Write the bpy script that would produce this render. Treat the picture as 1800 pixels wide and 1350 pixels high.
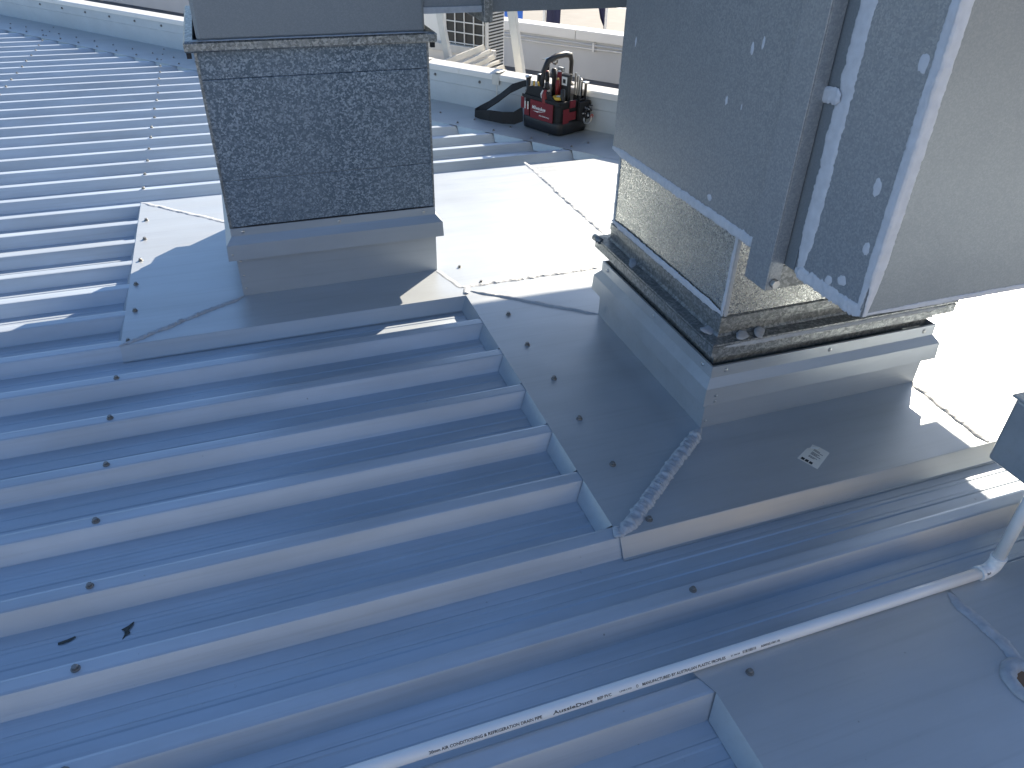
import bpy, bmesh, math, random
from mathutils import Vector, Matrix, noise
R = math.radians
for o in list(bpy.data.objects): bpy.data.objects.remove(o)
sc = bpy.context.scene
C = sc.collection

# ------------------------------------------------------------------ camera
cam = bpy.data.cameras.new('camera'); cam.sensor_width = 36.0; cam.lens = 36.0 * 1318.5 / 1800.0
cam.clip_start = 0.02; cam.clip_end = 900
co = bpy.data.objects.new('camera', cam); C.objects.link(co)
co.matrix_world = Matrix(((0.9430, 0.1734, -0.2839, -0.8005), (-0.3321, 0.5400, -0.7734, -2.8283),
                          (0.0192, 0.8236, 0.5668, 1.5303), (0, 0, 0, 1)))
sc.camera = co
# ------------------------------------------------------------------ light
SUN_AZ, SUN_EL = 43.5, 27.0            # azimuth from +X towards +Y, elevation
w = bpy.data.worlds.new('World'); sc.world = w; w.use_nodes = True
nt = w.node_tree; bg = nt.nodes['Background']
sky = nt.nodes.new('ShaderNodeTexSky'); sky.sky_type = 'NISHITA'; sky.sun_disc = False
sky.sun_elevation = R(SUN_EL); sky.sun_rotation = R(90 - SUN_AZ)
sky.altitude = 0; sky.air_density = 1.0; sky.dust_density = 0.7; sky.ozone_density = 4.0
nt.links.new(sky.outputs[0], bg.inputs[0]); bg.inputs[1].default_value = 0.065
sl = bpy.data.lights.new('sun', 'SUN'); sl.energy = 4.5; sl.angle = R(0.53); sl.color = (1.0, 0.875, 0.70)
so = bpy.data.objects.new('sun', sl); C.objects.link(so)
sd = Vector((math.cos(R(SUN_EL)) * math.cos(R(SUN_AZ)), math.cos(R(SUN_EL)) * math.sin(R(SUN_AZ)), math.sin(R(SUN_EL))))
so.rotation_euler = sd.to_track_quat('Z', 'Y').to_euler(); so.location = sd * 20
vs = sc.view_settings; vs.view_transform = 'Standard'; vs.look = 'None'; vs.exposure = 1.74; vs.gamma = 1.0
vs.use_curve_mapping = False

# ------------------------------------------------------------------ materials
def nodes(name):
    m = bpy.data.materials.new(name); m.use_nodes = True
    return m, m.node_tree, m.node_tree.nodes['Principled BSDF']
def N(t, typ, **k):
    n = t.nodes.new(typ)
    for a, v in k.items(): setattr(n, a, v)
    return n
def pos(t, scale=(1, 1, 1)):
    g = N(t, 'ShaderNodeNewGeometry'); mp = N(t, 'ShaderNodeMapping'); mp.inputs['Scale'].default_value = scale
    t.links.new(g.outputs['Position'], mp.inputs['Vector']); return mp.outputs[0]
def tnoise(t, vec, scale, detail=3, rough=0.55):
    n = N(t, 'ShaderNodeTexNoise'); n.inputs['Scale'].default_value = scale; n.inputs['Detail'].default_value = detail
    n.inputs['Roughness'].default_value = rough; t.links.new(vec, n.inputs['Vector']); return n.outputs['Fac']
def ramp(t, fac, stops):
    r = N(t, 'ShaderNodeValToRGB'); e = r.color_ramp.elements
    while len(e) < len(stops): e.new(0.5)
    for i, (p_, c) in enumerate(stops): e[i].position = p_; e[i].color = (*c, 1) if len(c) == 3 else c
    t.links.new(fac, r.inputs[0]); return r.outputs[0]
def mix(t, fac, a, b, typ='MIX'):
    m = N(t, 'ShaderNodeMix', data_type='RGBA', blend_type=typ)
    for s, v in ((m.inputs[0], fac), (m.inputs[6], a), (m.inputs[7], b)):
        if hasattr(v, 'is_linked'): t.links.new(v, s)
        elif isinstance(v, (int, float)): s.default_value = v
        else: s.default_value = (*v, 1)
    return m.outputs[2]
def g1(v): return (v, v, v)
def bump(t, b, h, dist, strength=1.0, prev=None):
    n = N(t, 'ShaderNodeBump'); n.inputs['Distance'].default_value = dist; n.inputs['Strength'].default_value = strength
    t.links.new(h, n.inputs['Height'])
    if prev is not None: t.links.new(prev, n.inputs['Normal'])
    t.links.new(n.outputs[0], b.inputs['Normal']); return n.outputs[0]

def paint(name, col, rough=0.36, dirt=0.5, wave=0.0025, metal=0.0):
    """pre-painted sheet steel: satin, faint grime streaks along the sheet, specks, oil-canning"""
    m, t, b = nodes(name)
    base = mix(t, ramp(t, tnoise(t, pos(t, (0.9, 3.5, 3.5)), 2.1, 5), [(0.35, g1(0)), (0.7, g1(1))]), col, tuple(c * (1 - 0.16 * dirt) for c in col))
    st = ramp(t, tnoise(t, pos(t, (1.2, 60, 60)), 1.0, 4), [(0.52, g1(0)), (0.75, g1(0.30 * dirt))])
    base = mix(t, st, base, tuple(c * 0.55 for c in col))
    v = N(t, 'ShaderNodeTexVoronoi'); v.inputs['Scale'].default_value = 17; t.links.new(pos(t), v.inputs['Vector'])
    d = N(t, 'ShaderNodeMath', operation='ADD'); t.links.new(v.outputs['Distance'], d.inputs[0])
    nn = N(t, 'ShaderNodeMath', operation='MULTIPLY'); t.links.new(tnoise(t, pos(t), 70, 2), nn.inputs[0]); nn.inputs[1].default_value = 0.13
    t.links.new(nn.outputs[0], d.inputs[1])
    speck = ramp(t, d.outputs[0], [(0.088, g1(1)), (0.115, g1(0))])
    mask = ramp(t, tnoise(t, pos(t), 3.3, 2), [(0.5, g1(0)), (0.62, g1(1))])
    sp = mix(t, 1.0, speck, mask, 'MULTIPLY'); sp = mix(t, 1.0, sp, g1(0.55 * dirt), 'MULTIPLY')
    base = mix(t, sp, base, (0.09, 0.085, 0.08))
    sc1 = ramp(t, tnoise(t, pos(t, (1, 0.35, 1)), 95, 5, 0.7), [(0.66, g1(0)), (0.70, g1(1))])
    sc2 = ramp(t, tnoise(t, pos(t), 4.2, 3), [(0.54, g1(0)), (0.66, g1(1))])
    base = mix(t, mix(t, 1.0, mix(t, 1.0, sc1, sc2, 'MULTIPLY'), g1(0.5 * dirt), 'MULTIPLY'), base, tuple(c * 0.5 for c in col))
    dust = ramp(t, tnoise(t, pos(t, (0.5, 1.6, 1.6)), 1.7, 6, 0.68), [(0.46, g1(0)), (0.78, g1(0.40 * dirt))])
    base = mix(t, dust, base, (0.34, 0.33, 0.31))
    t.links.new(base, b.inputs['Base Color'])
    rr = N(t, 'ShaderNodeMapRange'); rr.inputs['To Min'].default_value = rough - 0.06; rr.inputs['To Max'].default_value = rough + 0.1
    t.links.new(tnoise(t, pos(t, (0.6, 6, 6)), 3, 4), rr.inputs['Value']); t.links.new(rr.outputs[0], b.inputs['Roughness'])
    b1 = bump(t, b, tnoise(t, pos(t), 3.2, 1), wave * 3, 0.6)
    bump(t, b, tnoise(t, pos(t), 900, 1), 0.0002, 0.25, b1)
    b.inputs['Specular IOR Level'].default_value = 0.5; b.inputs['Metallic'].default_value = metal
    return m

def galv(name, dark, light, scale, metallic=0.65, rough=0.42, contrast=(0.25, 0.8), bscale=0.0006, rvar=1.0):
    """hot-dip galvanised sheet: zinc spangle plus dull streaks"""
    m, t, b = nodes(name)
    p_ = pos(t)
    dv = N(t, 'ShaderNodeTexNoise'); dv.inputs['Scale'].default_value = scale * 1.7; t.links.new(p_, dv.inputs['Vector'])
    vm = N(t, 'ShaderNodeVectorMath', operation='MULTIPLY_ADD'); t.links.new(dv.outputs['Color'], vm.inputs[0])
    vm.inputs[1].default_value = (1.1 / scale,) * 3; t.links.new(p_, vm.inputs[2])
    v = N(t, 'ShaderNodeTexVoronoi'); v.inputs['Scale'].default_value = scale; t.links.new(vm.outputs[0], v.inputs['Vector'])
    cr = N(t, 'ShaderNodeSeparateColor'); t.links.new(v.outputs['Color'], cr.inputs[0])
    v2 = N(t, 'ShaderNodeTexVoronoi'); v2.inputs['Scale'].default_value = scale * 2.6; t.links.new(vm.outputs[0], v2.inputs['Vector'])
    cr2 = N(t, 'ShaderNodeSeparateColor'); t.links.new(v2.outputs['Color'], cr2.inputs[0])
    a = N(t, 'ShaderNodeMath', operation='MULTIPLY_ADD'); t.links.new(cr2.outputs[0], a.inputs[0]); a.inputs[1].default_value = 0.35
    t.links.new(cr.outputs[0], a.inputs[2])
    f = ramp(t, a.outputs[0], [(contrast[0], g1(0)), (contrast[1], g1(0.6)), (1.0, g1(1))])
    base = mix(t, f, dark, light)
    gr = ramp(t, tnoise(t, pos(t, (1, 1, 0.35)), 2.6, 6, 0.65), [(0.36, g1(0)), (0.72, g1(1))])
    base = mix(t, mix(t, 1.0, gr, g1(0.55), 'MULTIPLY'), base, tuple(0.5 * (x + y) * 0.9 for x, y in zip(dark, light)))
    t.links.new(base, b.inputs['Base Color'])
    b.inputs['Metallic'].default_value = metallic
    rr = N(t, 'ShaderNodeMapRange'); rr.inputs['To Min'].default_value = rough - 0.1 * rvar; rr.inputs['To Max'].default_value = rough + 0.14 * rvar
    t.links.new(cr.outputs[1], rr.inputs['Value']); t.links.new(rr.outputs[0], b.inputs['Roughness'])
    b1 = bump(t, b, cr.outputs[2], bscale, 0.35)
    bump(t, b, tnoise(t, p_, 2.4, 2), 0.012, 0.35, b1)
    return m

def plain(name, col, rough=0.5, metallic=0.0, var=0.25, scale=30, bumpd=0.0, emis=None):
    m, t, b = nodes(name)
    c = mix(t, tnoise(t, pos(t), scale, 4), tuple(x * (1 - var) for x in col), tuple(min(1, x * (1 + var)) for x in col))
    t.links.new(c, b.inputs['Base Color']); b.inputs['Roughness'].default_value = rough; b.inputs['Metallic'].default_value = metallic
    if bumpd: bump(t, b, tnoise(t, pos(t), scale * 2, 4), bumpd, 0.6)
    return m

M = {}
M['roof'] = paint('roof_paint', (0.475, 0.545, 0.625), 0.38, 1.0, 0.0010, 0.36)
M['tray'] = paint('tray_paint', (0.455, 0.495, 0.53), 0.35, 0.6, 0.0022, 0.42)
M['capmetal'] = paint('parapet_paint', (0.52, 0.56, 0.58), 0.42, 0.4, 0.002)
M['galv_dark'] = galv('galvanised_dull', (0.095, 0.135, 0.175), (0.37, 0.435, 0.50), 165, 0.35, 0.5, (0.45, 1.0))
M['galv'] = galv('galvanised_bright', (0.27, 0.295, 0.315), (0.39, 0.41, 0.425), 230, 0.5, 0.42, (0.2, 0.9), 0.0002)
M['galv_mid'] = galv('galvanised_mid', (0.205, 0.235, 0.26), (0.25, 0.28, 0.305), 340, 0.35, 0.5, (0.2, 0.9), 0.00003, 0.25)
M['galv_shiny'] = galv('galvanised_new', (0.30, 0.31, 0.30), (0.66, 0.67, 0.64), 240, 0.85, 0.30, (0.2, 0.9), 0.0012)
M['flange'] = galv('flange_steel', (0.16, 0.175, 0.18), (0.42, 0.44, 0.44), 130, 0.7, 0.42, (0.3, 0.9))
M['seal'] = plain('grey_sealant', (0.40, 0.43, 0.465), 0.5, 0, 0.25, 60, 0.002)
M['seal_pale'] = plain('duct_sealant', (0.56, 0.58, 0.62), 0.6, 0, 0.18, 45, 0.0015)
M['screw'] = plain('zinc_screw', (0.22, 0.22, 0.215), 0.40, 0.6, 0.3, 200)
M['rubber'] = plain('black_rubber', (0.02, 0.02, 0.022), 0.7)
M['pvc'] = plain('white_pvc', (0.82, 0.83, 0.83), 0.32, 0, 0.04, 9)
M['ink'] = plain('black_ink', (0.015, 0.016, 0.02), 0.5, 0, 0.1)
M['white'] = plain('white_powder_coat', (0.74, 0.73, 0.70), 0.45, 0, 0.08, 5)
M['offwhite'] = plain('dirty_white_trim', (0.62, 0.60, 0.55), 0.55, 0, 0.16, 14)
M['render_grey'] = plain('grey_bounce_wall', (0.245, 0.255, 0.27), 0.8, 0, 0.08, 3)
M['render'] = plain('cream_bounce_wall', (0.38, 0.31, 0.21), 0.8, 0, 0.08, 3)
M['coil'] = plain('dark_coil', (0.05, 0.048, 0.045), 0.6, 0.2, 0.3, 90)
M['concrete'] = plain('lower_roof_membrane', (0.11, 0.11, 0.115), 0.8, 0, 0.3, 3, 0.004)
M['farwall'] = plain('far_parapet_paint', (0.50, 0.515, 0.53), 0.55, 0, 0.12, 2.5)
M['road'] = plain('pale_asphalt', (0.20, 0.195, 0.185), 0.85, 0, 0.18, 1.2)
M['ground'] = plain('ground_earth', (0.17, 0.165, 0.15), 0.9, 0, 0.25, 0.4)
M['mark'] = plain('road_paint', (0.72, 0.72, 0.70), 0.6, 0, 0.08, 4)
M['black_fabric'] = plain('black_nylon', (0.016, 0.017, 0.019), 0.8, 0, 0.4, 260, 0.001)
M['black_plastic'] = plain('black_plastic', (0.018, 0.019, 0.021), 0.42, 0, 0.2, 30)
M['red_fabric'] = plain('red_nylon', (0.17, 0.012, 0.02), 0.7, 0, 0.2, 260, 0.0008)
M['red_plastic'] = plain('red_plastic', (0.20, 0.016, 0.018), 0.38)
M['yellow'] = plain('yellow_plastic', (0.65, 0.42, 0.05), 0.4)
M['steel'] = plain('tool_steel', (0.55, 0.55, 0.54), 0.28, 1.0, 0.12, 60)
M['orange'] = plain('brass_tool', (0.50, 0.33, 0.12), 0.35, 0.6, 0.15, 60)
M['pink'] = plain('pink_plastic', (0.6, 0.18, 0.15), 0.45)
M['blue_flag'] = plain('blue_flag', (0.03, 0.13, 0.50), 0.75, 0, 0.15, 6)
M['navy_flag'] = plain('navy_flag', (0.012, 0.014, 0.05), 0.75, 0, 0.2, 6)
M['paper'] = plain('label_paper', (0.74, 0.71, 0.63), 0.7, 0, 0.06, 50)
M['brown'] = plain('brown_inside', (0.20, 0.12, 0.07), 0.7)
M['dark'] = plain('scuff_flake', (0.05, 0.055, 0.05), 0.7, 0, 0.5, 120)

# ------------------------------------------------------------------ mesh helpers
class MB:
    def __init__(s): s.v = []; s.f = []
    def add(s, vs, fs):
        n = len(s.v); s.v += [tuple(v) for v in vs]; s.f += [tuple(i + n for i in f) for f in fs]; return s
    def box(s, x0, x1, y0, y1, z0, z1, fr=None):
        vs = [(x, y, z) for z in (z0, z1) for x, y in ((x0, y0), (x1, y0), (x1, y1), (x0, y1))]
        if fr: vs = [fr(*v) for v in vs]
        return s.add(vs, [(3, 2, 1, 0), (4, 5, 6, 7), (0, 1, 5, 4), (1, 2, 6, 5), (2, 3, 7, 6), (3, 0, 4, 7)])
    def prism(s, poly, z0, z1, fr=None):
        n = len(poly); vs = [(x, y, z0) for x, y in poly] + [(x, y, z1) for x, y in poly]
        if fr: vs = [fr(*v) for v in vs]
        return s.add(vs, [tuple(range(n))[::-1], tuple(range(n, 2 * n))] + [(i, (i + 1) % n, n + (i + 1) % n, n + i) for i in range(n)])
    def loft(s, x0, x1, y0, y1, levels, cap=False):
        vs = []; fs = []
        for o, z in levels: vs += [(x0 - o, y0 - o, z), (x1 + o, y0 - o, z), (x1 + o, y1 + o, z), (x0 - o, y1 + o, z)]
        for i in range(len(levels) - 1):
            for j in range(4):
                k = (j + 1) % 4; fs.append((4 * i + j, 4 * i + k, 4 * i + 4 + k, 4 * i + 4 + j))
        if cap: n = 4 * len(levels) - 4; fs.append((n, n + 1, n + 2, n + 3))
        return s.add(vs, fs)
    def tube(s, pts, rad, seg=12, caps=True):
        pts = [Vector(p_) for p_ in pts]; n = len(pts); rs = rad if isinstance(rad, (list, tuple)) else [rad] * n
        vs = []; fs = []; up = None
        for i, p_ in enumerate(pts):
            d = (pts[min(i + 1, n - 1)] - pts[max(i - 1, 0)]).normalized()
            if up is None: up = Vector((0, 0, 1)) if abs(d.z) < 0.9 else Vector((1, 0, 0))
            a = d.cross(up).normalized(); up = a.cross(d).normalized()
            for j in range(seg):
                q = 2 * math.pi * j / seg; vs.append(p_ + (a * math.cos(q) + up * math.sin(q)) * rs[i])
        for i in range(n - 1):
            for j in range(seg):
                k = (j + 1) % seg; fs.append((i * seg + j, i * seg + k, (i + 1) * seg + k, (i + 1) * seg + j))
        if caps: fs += [tuple(range(seg))[::-1], tuple(range((n - 1) * seg, n * seg))]
        return s.add(vs, fs)
    def ribbon(s, pts, wdirs, width, thick):
        vs = []; fs = []; n = len(pts)
        for i, p_ in enumerate(pts):
            p_ = Vector(p_); wd = Vector(wdirs[i] if isinstance(wdirs, list) else wdirs).normalized()
            d = (Vector(pts[min(i + 1, n - 1)]) - Vector(pts[max(i - 1, 0)])).normalized(); nn = d.cross(wd).normalized()
            wi = width[i] if isinstance(width, list) else width
            for a, b_ in ((-1, -1), (1, -1), (1, 1), (-1, 1)): vs.append(p_ + wd * a * wi / 2 + nn * b_ * thick / 2)
        for i in range(n - 1):
            for j in range(4):
                k = (j + 1) % 4; fs.append((4 * i + j, 4 * i + k, 4 * i + 4 + k, 4 * i + 4 + j))
        fs += [(3, 2, 1, 0), (4 * n - 4, 4 * n - 3, 4 * n - 2, 4 * n - 1)]
        return s.add(vs, fs)
    def mesh(s, name, origin=(0, 0, 0)):
        me = bpy.data.meshes.new(name); o = Vector(origin)
        me.from_pydata([Vector(v) - o for v in s.v], [], s.f)
        bm = bmesh.new(); bm.from_mesh(me); bmesh.ops.recalc_face_normals(bm, faces=bm.faces); bm.to_mesh(me); bm.free()
        return me

BASE = {}
def thing(name, label, cat, loc, group=None):
    o = bpy.data.objects.new(name, None); C.objects.link(o); o.location = loc; o.empty_display_size = 0.05
    tag(o, label, cat, group); BASE[o.name] = Vector(loc); return o
def tag(o, label, cat=None, group=None, kind=None):
    if label: o['label'] = label
    if cat: o['category'] = cat
    if group: o['group'] = group
    if kind: o['kind'] = kind
    return o
def build(mb, name, mat, parent=None, smooth=False, bevel=0, loc=None, label=None, seg=2):
    """one mesh object; vertices given in world space, origin at the thing's base"""
    base = Vector(loc) if loc is not None else (BASE.get(parent.name, Vector()) if parent else Vector())
    me = mb.mesh(name, base); me.materials.append(M[mat] if isinstance(mat, str) else mat)
    o = bpy.data.objects.new(name, me); C.objects.link(o); BASE[o.name] = base
    if parent: o.parent = parent; o.location = base - BASE[parent.name]
    else: o.location = base
    if smooth:
        for p_ in me.polygons: p_.use_smooth = True
    if bevel:
        b = o.modifiers.new('bevel', 'BEVEL'); b.width = bevel; b.segments = seg; b.limit_method = 'ANGLE'; b.angle_limit = R(35)
    if label: o['label'] = label
    return o
def inst(me, name, parent, loc, rot=(0, 0, 0), scale=1.0):
    o = bpy.data.objects.new(name, me); C.objects.link(o); o.parent = parent
    o.location = Vector(loc) - BASE[parent.name]; o.rotation_euler = rot
    o.scale = (scale,) * 3 if isinstance(scale, (int, float)) else scale; BASE[o.name] = Vector(loc); return o

# ------------------------------------------------------------------ roof frame
P = 0.25; CR = 0.042; FL = 0.031; H = 0.052       # rib pitch, crest, flank, height
def xend(y): return 1.214 + (1.746 - y) / 1.31    # the skew edge where the ribs stop
E_ = Vector((0.6097, -0.7926, 0)); N_ = Vector((0.7926, 0.6097, 0)); F_ = Vector((0.675, 3.22, 0))
def st(s, n, z): return F_ + E_ * s + N_ * n + Vector((0, 0, z))   # along / across the skew parapet

def screw_mesh():
    mb = MB(); s = 12
    def ring(r, z): return [(r * math.cos(2 * math.pi * i / s), r * math.sin(2 * math.pi * i / s), z) for i in range(s)]
    L = [ring(0.0088, 0), ring(0.0088, 0.0016), ring(0.0076, 0.0022), ring(0.0072, 0.0034)]
    hx = []
    for z, r in ((0.0034, 0.0052), (0.0082, 0.0052), (0.0092, 0.0042)):
        hx.append([(r / math.cos(((i * 30 + 30) % 60 - 30) * math.pi / 180) * math.cos(2 * math.pi * i / s), r / math.cos(((i * 30 + 30) % 60 - 30) * math.pi / 180) * math.sin(2 * math.pi * i / s), z) for i in range(s)])
    L += hx; vs = [v for l in L for v in l]; fs = []
    for i in range(len(L) - 1):
        for j in range(s):
            k = (j + 1) % s; fs.append((i * s + j, i * s + k, (i + 1) * s + k, (i + 1) * s + j))
    fs.append(tuple(range((len(L) - 1) * s, len(L) * s)))
    mb.add(vs, fs); me = mb.mesh('screw'); me.materials.append(M['screw']); return me
SCREW = screw_mesh()
def rivet_mesh():
    mb = MB(); s = 10; L = [(0.0065, 0), (0.0062, 0.0012), (0.0045, 0.0028), (0.0018, 0.0034), (0.0016, 0.002)]
    vs = [(r * math.cos(2 * math.pi * i / s), r * math.sin(2 * math.pi * i / s), z) for r, z in L for i in range(s)]; fs = []
    for i in range(len(L) - 1):
        for j in range(s): k = (j + 1) % s; fs.append((i * s + j, i * s + k, (i + 1) * s + k, (i + 1) * s + j))
    fs.append(tuple(range((len(L) - 1) * s, len(L) * s))); mb.add(vs, fs)
    me = mb.mesh('rivet'); me.materials.append(M['steel']); return me
RIVET = rivet_mesh()

def bead(parent, p0, p1, width, height, seed, mat='seal', name='sealant_bead', n=70, lump=0.35, up=(0, 0, 1), wob=0.25, rope=0.0, flat=2.6):
    """a lumpy run of sealant laid from p0 to p1"""
    rnd = random.Random(seed); p0 = Vector(p0); p1 = Vector(p1); d = (p1 - p0); L = d.length; d.normalize(); up = Vector(up); a = up.cross(d).normalized()
    vs = []; fs = []; K = 9
    for i in range(n + 1):
        t = i / n; c = p0.lerp(p1, t)
        nz = noise.noise(Vector((t * L * 38, seed * 3.1, 0))); nz2 = noise.noise(Vector((t * L * 17, seed * 1.7, 5)))
        c = c + a * width * wob * nz2
        wl, wr = (width * (0.5 + lump * (0.16 * noise.noise(Vector((t * L * 40, seed, q_))) + 0.16 * noise.noise(Vector((t * L * 130, seed, q_ + 3))))) for q_ in (9, 19))
        hh = height * (1 + lump * 1.1 * nz)
        fade = min(1, 8 * t + 0.35, 8 * (1 - t) + 0.35)
        for k in range(K):
            u = -1 + 2 * k / (K - 1); prof = max(0, 1 - abs(u) ** flat)
            z = hh * prof * (1 + 0.45 * lump * noise.noise(Vector((t * L * 90, u * 2.3, seed))) + 0.40 * lump * noise.noise(Vector((t * L * 210, u * 4.5, seed + 7))))
            vs.append(c + a * u * (wl if u < 0 else wr) * fade + up * (z * fade + 0.0004))
    for i in range(n):
        for k in range(K - 1): q = i * K + k; fs.append((q, q + 1, q + K + 1, q + K))
    return build(MB().add(vs, fs), name, mat, parent, smooth=True)
def blob(parent, c, up, r, h, seed, mat='seal_pale', name='sealant_dab', sx=1.0, along=(0, 0, 1)):
    up = Vector(up).normalized(); a = Vector(along); a = (a - up * a.dot(up)).normalized(); b_ = up.cross(a)
    vs = [Vector(c) + up * h]; fs = []; s = 18
    for q, (rr, hh) in enumerate(((0.55, 0.9), (0.85, 0.55), (1.0, 0.03))):
        for i in range(s):
            t = 2 * math.pi * i / s; k = 1 + 0.30 * noise.noise(Vector((math.cos(t) * 1.4, math.sin(t) * 1.4, seed * 2.7))) + 0.22 * noise.noise(Vector((math.cos(t) * 4, math.sin(t) * 4, seed * 1.7)))
            vs.append(Vector(c) + a * math.cos(t) * r * rr * k * sx + b_ * math.sin(t) * r * rr * k + up * h * hh)
    fs = [(0, 1 + i, 1 + (i + 1) % s) for i in range(s)]
    for q in range(2):
        for i in range(s): j = (i + 1) % s; fs.append((1 + q * s + i, 1 + q * s + j, 1 + (q + 1) * s + j, 1 + (q + 1) * s + i))
    return build(MB().add(vs, fs), name, mat, parent, smooth=True)

# ------------------------------------------------------------------ ground, road, buildings below
ground = build(MB().add([(-400, -400, -5.0), (400, -400, -5.0), (400, 400, -5.0), (-400, 400, -5.0)], [(0, 1, 2, 3)]), 'ground', 'ground')
tag(ground, None, kind='structure')
rd = MB().add([st(-260, 14, -4.99), st(200, 14, -4.99), st(200, 62, -4.99), st(-260, 62, -4.99)], [(0, 1, 2, 3)])
road = build(rd, 'road', 'road'); tag(road, None, kind='structure')
for i, (nn, s0, s1) in enumerate(((24.0, -120, 60), (31.2, -16.6, -14.0), (31.2, -21.6, -19.0), (31.2, -26.6, -24.0), (31.2, -11.6, -9.0), (38.5, -120, 60), (46, -120, 60))):
    mb = MB().add([st(s0, nn, -4.985), st(s1, nn, -4.985), st(s1, nn + 0.22, -4.985), st(s0, nn + 0.22, -4.985)], [(0, 1, 2, 3)])
    build(mb, 'lane_marking', 'mark', road)

lower = MB().box(-9, 6, 0.075, 2.74, -5, -0.33, st)
lower_roof = build(lower, 'lower_roof', 'concrete'); tag(lower_roof, None, kind='structure')
# body of the building under the ribbed roof (closed box so that nothing floats)
pts = [(-6.4, -7.6), (5.4, -7.6), (xend(-3.4) + 0.1, -3.4), (xend(11.6), 11.6), (-6.4, 11.6)]
body = build(MB().prism(pts, -5.0, -0.075), 'roof_deck', 'concrete'); tag(body, None, kind='structure')

# plain unseen walls added behind the camera to bounce sunlight onto near faces
pw = build(MB().box(2.6, 11.0, -7.3, -6.6, -5.0, 2.6), 'bounce_wall', 'render'); tag(pw, None, kind='structure')
pw = build(MB().box(-9.0, 2.55, -8.2, -7.6, -5.0, 2.9), 'bounce_wall', 'render_grey'); tag(pw, None, kind='structure')
# ------------------------------------------------------------------ ribbed roof
roof = thing('roof', 'pale blue grey steel roof of long trapezoidal ribbed sheets', 'roof', (0, 0, 0)); roof['kind'] = 'structure'; del roof['category']
def rib_profile(k, first_partial=False):
    y = -k * P; c = 0.006
    return [(y + FL, -H), (y + 0.004, -0.0065), (y + 0.0005, -0.0012), (y - c, 0.0), (y - CR + c, 0.0), (y - CR - 0.0005, -0.0012), (y - CR - 0.004, -0.0065)]
def flank_base(k): return (-k * P - CR - FL, -H)
def pan_points(k):
    """pan in front of rib k, two shallow swages"""
    y0 = -k * P - CR - FL; y1 = -(k + 1) * P + FL; pts = []
    for f in (0.34, 0.68):
        y = y0 + (y1 - y0) * f
        pts += [(y + 0.009, -H), (y + 0.005, -H + 0.0022), (y - 0.005, -H + 0.0022), (y - 0.009, -H)]
    return pts
KMIN, KMAX = -42, 24
X0 = -6.2
for j in range(KMIN // 3, KMAX // 3):
    ks = [3 * j + 1, 3 * j + 2, 3 * j + 3]
    prof = [(-3 * j * P - CR - FL * 0.35 + 0.0016, -H * 0.35 - 0.0016)] + [(flank_base(3 * j)[0], -H)] + pan_points(3 * j)
    for q, k in enumerate(ks):
        prof += rib_profile(k)
        if q < 2: prof += [flank_base(k)] + pan_points(k)
        else: prof += [(-k * P - CR - FL * 0.80, -H * 0.80)]
    n = len(prof); segs = 10; vs = []; fs = []
    for i in range(segs + 1):
        for q, (y, z) in enumerate(prof):
            xe = xend(y) - 0.004 if y > -3.4 else 5.2
            x = X0 + (xe - X0) * i / segs
            dz = 0.0009 * noise.noise(Vector((x * 1.7, y * 5, 3.3))) if z < -0.04 else 0
            vs.append((x, y, z + dz))
    for i in range(segs):
        for q in range(n - 1): fs.append((i * n + q, i * n + q + 1, (i + 1) * n + q + 1, (i + 1) * n + q))
    o = build(MB().add(vs, fs), 'roof_sheet', 'roof', roof)
    for p_ in o.data.polygons: p_.use_smooth = False
rnd = random.Random(4)
XS = -1.366
def rscrew(k, x, parent=roof): inst(SCREW, 'screw', parent, (x + rnd.uniform(-.006, .006), -k * P - CR / 2 + rnd.uniform(-.003, .003), 0.0002), (0, 0, rnd.uniform(0, 3)), rnd.uniform(1.12, 1.25))
for k in list(range(1, 9)) + list(range(-24, -6)): rscrew(k, XS)
for k in range(-32, -12): rscrew(k, XS - 1.15)
rscrew(7, 0.095)
# ------------------------------------------------------------------ tray flashings
def sheet(parent, poly, name='flashing_sheet', z0=0.0012, z1=0.0026, mat='tray'): return build(MB().prism(poly, z0, z1), name, mat, parent)
def closure_y(parent, x, y_front_of, y_back_of, sgn=-1, out=0.030):
    """turned-down end between two ribs, at x, sloping outwards"""
    t0, t1 = y_front_of - 0.004, y_back_of + 0.004
    b0, b1 = t0 - FL + 0.002, t1 + FL - 0.002
    t = 0.0012
    vs = [(x, t0, 0.0024), (x, t1, 0.0024), (x + sgn * out, b1, -H + 0.003), (x + sgn * out, b0, -H + 0.003)]
    vs += [(a + t * -sgn * 1.2, b_, c - 0.001) for a, b_, c in vs]
    return build(MB().add(vs, [(0, 1, 2, 3), (7, 6, 5, 4), (0, 4, 5, 1), (1, 5, 6, 2), (2, 6, 7, 3), (3, 7, 4, 0)]), 'end_closure', 'tray', parent)
def front_fold(parent, x0, x1, y):
    """edge of the tray folded down over the flank of the rib it ends on"""
    t = 0.0028; a = (FL / H)
    pts = [(y + 0.012, 0.0027), (y - 0.001, 0.0022), (y - 0.0035, -0.001), (y - FL - 0.003, -H + 0.0035), (y - FL - 0.010, -H + 0.0032), (y - FL - 0.010, -H + 0.0018), (y - FL, -H + 0.0014), (y, -0.002), (y + 0.012, 0.0014)]
    n = len(pts); vs = [(x0, *q) for q in pts] + [(x1, *q) for q in pts]
    return build(MB().add(vs, [tuple(range(n)), tuple(range(2 * n - 1, n - 1, -1))] + [(i, (i + 1) % n, n + (i + 1) % n, n + i) for i in range(n)]), 'front_fold', 'tray', parent)

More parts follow.
